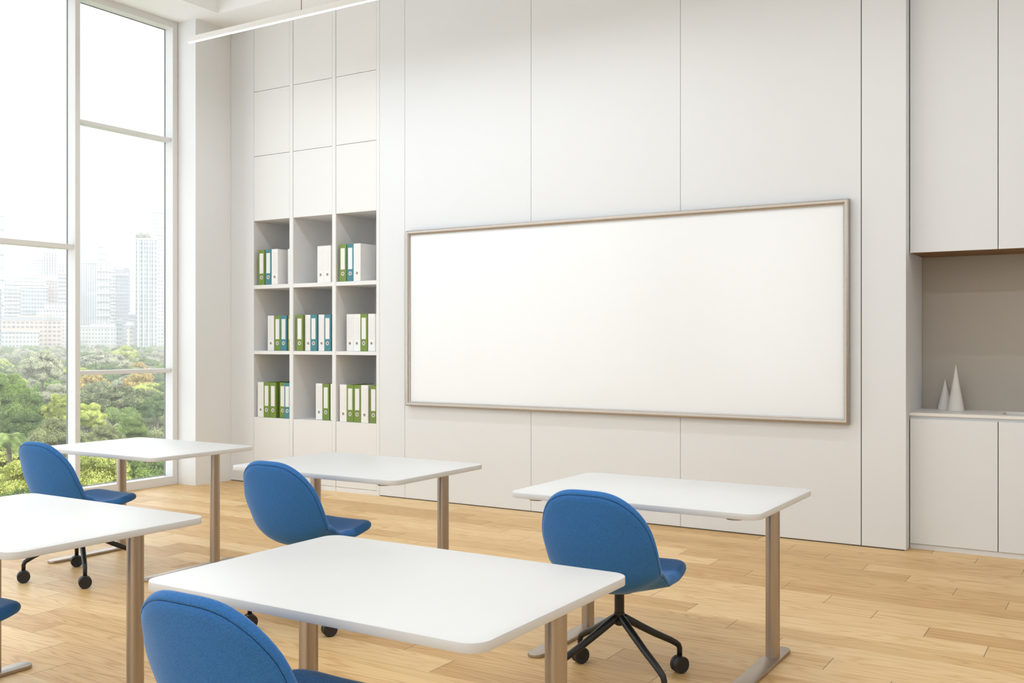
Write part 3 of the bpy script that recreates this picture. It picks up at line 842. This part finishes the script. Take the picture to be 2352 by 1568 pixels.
# ------------------------------------------------------------------ city skyline
def facade(name, wall, glass, cw, fh, wf=.6, hf=.5, rough=.5, wob=.25):
    wall = tuple(v*.44 for v in wall); glass = tuple(v*.25 for v in glass)
    m = mat(name, wall, .7, spec=.25)
    tc = nd(m, 'ShaderNodeTexCoord'); s = nd(m, 'ShaderNodeSeparateXYZ'); lk(m, tc.outputs['Object'], s.inputs[0])
    cw *= .72 if cw < 50 else 1; fh *= .85 if fh < 50 else 1
    u = math_(m, 'DIVIDE', math_(m, 'ADD', s.outputs[0], s.outputs[1]), cw); v = math_(m, 'DIVIDE', s.outputs[2], fh)
    fu = math_(m, 'FRACT', u); fv = math_(m, 'FRACT', v)
    k = math_(m, 'MULTIPLY', math_(m, 'LESS_THAN', fu, wf), math_(m, 'LESS_THAN', fv, hf))
    g = nd(m, 'ShaderNodeNewGeometry'); sn = nd(m, 'ShaderNodeSeparateXYZ'); lk(m, g.outputs['Normal'], sn.inputs[0])
    k = math_(m, 'MULTIPLY', k, math_(m, 'LESS_THAN', math_(m, 'ABSOLUTE', sn.outputs[2]), .5))
    c = nd(m, 'ShaderNodeCombineXYZ'); lk(m, math_(m, 'FLOOR', u), c.inputs[0]); lk(m, math_(m, 'FLOOR', v), c.inputs[1])
    wn = nd(m, 'ShaderNodeTexWhiteNoise', noise_dimensions='3D'); lk(m, c.outputs[0], wn.inputs['Vector'])
    gl = nd(m, 'ShaderNodeMix', data_type='RGBA'); lk(m, math_(m, 'MULTIPLY', wn.outputs['Value'], wob*2), gl.inputs[0])
    gl.inputs[6].default_value = (*glass, 1); gl.inputs[7].default_value = (*[min(1, a*.5+b_*.5) for a, b_ in zip(glass, wall)], 1)
    mx = nd(m, 'ShaderNodeMix', data_type='RGBA'); lk(m, k, mx.inputs[0]); mx.inputs[6].default_value = (*wall, 1); lk(m, gl.outputs[2], mx.inputs[7])
    lk(m, mx.outputs[2], bsdf(m).inputs['Base Color']); return m
WH = (.80,.80,.79)
FA = {
 'glassy': facade('pale curtain wall', (.72,.75,.77), (.38,.46,.52), 2.6, 3.6, .78, .72),
 'white_grid': facade('white flats', WH, (.40,.44,.48), 3.0, 3.4, .55, .45),
 'balcony': facade('white balconied flats', WH, (.36,.38,.42), 6.0, 3.3, .8, .5),
 'ribs': facade('ribbed tower', (.74,.75,.76), (.46,.48,.52), 3.4, 3.6, .45, .8),
 'ribs_tall': facade('vertically ribbed tower', (.70,.72,.74), (.42,.46,.52), 2.4, 90, .4, .97),
 'cream': facade('cream tower', (.82,.76,.70), (.50,.45,.43), 4.2, 3.5, .5, .5),
 'slate': facade('blue grey glass tower', (.46,.50,.56), (.28,.34,.42), 2.2, 3.5, .8, .7),
 'brick': facade('reddish brown tower', (.62,.48,.45), (.36,.32,.34), 3.2, 3.4, .6, .5),
 'stripe': facade('banded blue tower', (.74,.77,.80), (.34,.42,.48), 60, 3.8, .99, .55),
 'teal': facade('teal glass block', (.66,.72,.74), (.24,.38,.44), 3.0, 3.8, .82, .62),
 'orange': facade('orange banded block', (.80,.62,.52), (.36,.35,.36), 4.0, 3.6, .7, .5),
}
M['pale_roof'] = mat('pale roof', (.34,.34,.335), .8); M['red_roof'] = mat('reddish crown', (.32,.17,.16), .8); M['grey_roof'] = mat('grey roof', (.2,.21,.22), .8)
def building(px0, px1, ytop, d, fa, label, depth=None, ybase=800, yaw=0., extras=()):
    """box tower spanning columns px0..px1; extras add crowns, setbacks, fins"""
    xa, ya = polar((px0+px1)/2, d); z0 = min(height(ybase, d), gz(860)); zt = height(ytop, d)
    W = (px1-px0)/F*d; D_ = depth or W*.8; Hh = zt-z0
    ang = YAW-math.atan(((px0+px1)/2-1176)/F)+yaw
    r = empty('tower' if Hh > 45 else 'building', (xa, ya, z0), ang)
    P = lambda y: height(y, d)-z0
    def part(name, q, m, bev=0):
        obj(name, newbox(*q, bev) if bev else newbox(*q), m, r)
    part('body', (-W/2, W/2, 0, D_, 0, Hh), FA[fa])
    part('parapet', (-W/2-.3, W/2+.3, -.3, D_+.3, Hh, Hh+1.4), M['pale_roof'])
    for e in extras:
        t = e[0]
        if t == 'box':      # x0f, x1f (fractions), ytop, facade
            part('setback_block', (-W/2+W*e[1], -W/2+W*e[2], D_*.15, D_*.85, Hh+1.4, P(e[3])), FA[e[4]] if e[4] in FA else M[e[4]])
        elif t == 'roof':   # gabled
            b = bmesh.new(); h2 = P(e[1]); x0, x1 = -W/2-1, W/2+1
            loft(b, [[(x0,-1,Hh+1.4),(x1,-1,Hh+1.4),(x1,D_+1,Hh+1.4),(x0,D_+1,Hh+1.4)], [(x0+W*.3,D_*.4,h2),(x1-W*.3,D_*.4,h2),(x1-W*.3,D_*.6,h2),(x0+W*.3,D_*.6,h2)]])
            obj('hipped_roof', b, M['pale_roof'], r)
        elif t == 'dome':
            b = bmesh.new(); n = 40; hh = P(e[1])-Hh-1.4
            lathe(b, [(W*.5*math.cos(q*PI/20), Hh+1.4+hh*math.sin(q*PI/20)) for q in range(0, 10)]+[(.2, Hh+1.4+hh)], n, Matrix.Translation((0, W*.5, 0)))
            obj('dome', b, M['pale_roof'], r, True)
        elif t == 'fins':
            for k in range(e[1]):
                x = -W/2+W*(k+.5)/e[1]; part('fin', (x-.5, x+.5, -.9, .0, 0, Hh), M['pale_roof'])
        elif t == 'spire':
            b = bmesh.new(); tube(b, [(0,D_/2,Hh), (0,D_/2,P(e[1]))], [1.0,.2], 8); obj('spire', b, M['pale_roof'], r)
        elif t == 'slabs':
            nfl = int(Hh/3.4)
            for k in range(2, min(nfl, 60), e[1]): part('balcony_slab', (-W/2-.6, W/2+.6, -1.3, 0, k*3.4, k*3.4+.9), M['pale_roof'])
        elif t == 'cap':
            part('crown_band', (-W/2-.5, W/2+.5, -.5, D_+.5, P(e[1]), P(e[2])), M[e[3]])
        elif t == 'flare':
            b = bmesh.new(); h2 = P(e[1]); k = e[2]
            loft(b, [[(-W/2,0,Hh),(W/2,0,Hh),(W/2,D_,Hh),(-W/2,D_,Hh)], [(-W/2*k,-1,h2),(W/2*k,-1,h2),(W/2*k,D_+1,h2),(-W/2*k,D_+1,h2)]]); obj('flared_crown', b, FA['glassy'], r)
        elif t == 'round':
            b = newbox(-W/2, W/2, 0, D_, Hh, P(e[1]), W*.28); obj('rounded_top', b, FA['white_grid'], r)
        elif t == 'shrubs':
            for k in range(e[1]):
                f = leaf_obj('roof_shrub', 'round', 'silver', 0, True, r)
                f.location = (-W/2+W*(.2+.32*k), D_*.3, Hh+3); f.scale = (.8,.8,.75)
    tag(r, label, 'building', 'buildings of the skyline')
B_ = building
B_(313,358,551,700,'glassy','wide pale glass tower at the right jamb with shrubs on its roof',extras=[('fins',4),('shrubs',2)])
B_(349,392,500,760,'white_grid','taller tower with rounded top rising behind the shrub-topped one',extras=[('round',476)])
B_(172,198,508,1050,'glassy','stepped blue glass tower just right of the mullion',extras=[('box',.2,.8,498,'glassy')])
B_(199,222,560,1000,'white_grid','white stepped tower with a pointed gable top',extras=[('roof',543)])
B_(223,244,556,1100,'cream','cream pink tower with narrow windows and stepped top',extras=[('box',.2,.7,547,'cream'),('slabs',2)])
B_(184,221,604,820,'ribs_tall','broad ribbed tower under a round white dome',extras=[('dome',582)])
B_(250,284,592,1400,'glassy','faint distant tower with a wide flared crown',extras=[('flare',573,1.25),('spire',560)])
B_(222,252,602,900,'ribs','white tower with stacked window ribs, middle of the right pane',extras=[('slabs',2)])
B_(250,268,612,960,'balcony','slim balconied tower left of the blue grey one',extras=[('slabs',1)])
B_(266,294,632,840,'slate','blue grey glass tower with a white notched corner',extras=[('box',.0,.85,620,'slate')])
B_(284,298,616,900,'slate','narrow grey tower right behind the blue grey one')
B_(299,314,628,1300,'white_grid','faint white tower with a fine window grid')
B_(296,312,722,760,'slate','small grey block at the foot of the wide glass tower',ybase=800)
B_(184,268,752,740,'white_grid','low long white building behind the trees',depth=30,extras=[('box',.3,.9,744,'white_grid')])
B_(268,279,737,720,'teal','small teal glass stair block next to the long white building',depth=14)
B_(291,306,752,700,'cream','small cream house with a pointed white roof',depth=14,extras=[('roof',738)])
B_(-14,8,463,800,'white_grid','very tall white tower cut by the left picture edge',extras=[('slabs',3)])
B_(62,92,512,1700,'glassy','faint tall tower with a reddish band near its top',extras=[('cap',498,508,'red_roof'),('box',.25,.75,496,'glassy')])
B_(98,131,578,1000,'slate','blue grey tower with white vertical stripes just under the transom',extras=[('fins',6),('box',.15,.85,570,'slate')])
B_(133,152,586,1500,'glassy','faint pale tower beside the mullion in the left pane')
B_(36,82,618,1150,'slate','low grey slab building with a raised block',depth=30,extras=[('box',.3,.95,603,'slate')])
B_(80,97,597,1060,'teal','narrow grey green glass tower beside the striped one')
B_(3,107,641,880,'balcony','large white apartment block with a gabled roof',depth=40,extras=[('roof',620),('slabs',1)])
B_(50,107,661,820,'teal','teal banded glass office block in front of the gabled one',depth=26)
B_(106,134,645,850,'brick','reddish brown tower with a white cap',extras=[('cap',633,645,'pale_roof')])
B_(136,176,630,800,'stripe','banded blue tower beside the mullion',extras=[('box',.0,.6,606,'ribs')])
B_(88,170,713,765,'white_grid','stepped white apartment terrace',depth=20,extras=[('box',.2,.9,696,'white_grid')])
B_(3,136,735,700,'orange','long orange banded building behind the tree tops',depth=24,extras=[('cap',727,733,'grey_roof'),('box',.3,.98,724,'orange')])
B_(5,86,764,672,'white_grid','low white and glass building among the tree tops at left',depth=20,extras=[('cap',758,762,'pale_roof')])
B_(-14,2,664,645,'slate','dark blue grey tower edge at the left picture border',depth=14)
# ------------------------------------------------------------------ city haze, thin and even over park and towers
hm = bpy.data.materials.new('thin city haze'); hm.use_nodes = True; hm.node_tree.nodes.clear()
o_ = nd(hm, 'ShaderNodeOutputMaterial'); vs_ = nd(hm, 'ShaderNodeVolumeScatter'); vs_.inputs['Color'].default_value = (1,1,1,1)
vs_.inputs['Density'].default_value = .00062; vs_.inputs['Anisotropy'].default_value = 0
lk(hm, vs_.outputs[0], o_.inputs['Volume'])
b = bmesh.new(); lo = [polar(-1400, 45), polar(1000, 45), polar(1000, 1900), polar(-1400, 1900)]
loft(b, [[(x,y,-45) for x,y in lo], [(x,y,190) for x,y in lo]])
tag(obj('haze', b, hm), 'thin bright haze hanging over the park and the towers', 'haze', kind='stuff')
#ENDOUT

# ------------------------------------------------------------------ light
w = bpy.data.worlds.new('World'); SC.world = w; w.use_nodes = True
bg = w.node_tree.nodes['Background']; bg.inputs[0].default_value = (.885,.945,1,1)
# bright overcast sky, with a glow added behind the camera to fill the room
tc = nd(w, 'ShaderNodeTexCoord'); dt = nd(w, 'ShaderNodeVectorMath', operation='DOT_PRODUCT'); lk(w, tc.outputs['Generated'], dt.inputs[0])
dt.inputs[1].default_value = Vector((.30,-.92,.25)).normalized()
lk(w, math_(w, 'ADD', 2.05, math_(w, 'MULTIPLY', math_(w, 'POWER', math_(w, 'MAXIMUM', dt.outputs['Value'], 0), 2.5), SKYLOBE)), bg.inputs[1])
sun = bpy.data.lights.new('sun', 'SUN'); sun.energy = 5.0; sun.angle = math.radians(1.5); sun.color = (1,.96,.88)
so = bpy.data.objects.new('sun', sun); C.objects.link(so)
so.rotation_euler = Vector((-.62,-.12,-.70)).to_track_quat('-Z', 'Y').to_euler()

cam = bpy.data.cameras.new('camera'); cam.sensor_width = 36; cam.lens = F/2352*36; cam.clip_end = 6000; cam.clip_start = .05
co = bpy.data.objects.new('camera', cam); C.objects.link(co); co.location = (0,0,H); co.rotation_euler = (PI/2, 0, YAW)
SC.camera = co
SC.view_settings.view_transform = 'Standard'; SC.view_settings.look = 'None'
SC.view_settings.exposure = 0.18; SC.view_settings.gamma = 1
try: SC.view_settings.use_curve_mapping = False
except Exception: pass
cy = SC.cycles
cy.use_denoising = True
try: cy.denoiser = 'OPENIMAGEDENOISE'; cy.denoising_input_passes = 'RGB_ALBEDO_NORMAL'
except Exception: pass
cy.max_bounces = 8; cy.diffuse_bounces = 5; cy.glossy_bounces = 3; cy.transmission_bounces = 4; cy.transparent_max_bounces = 12
cy.sample_clamp_indirect = 6; cy.use_adaptive_sampling = True; cy.adaptive_threshold = .02; cy.caustics_reflective = False; cy.caustics_refractive = False
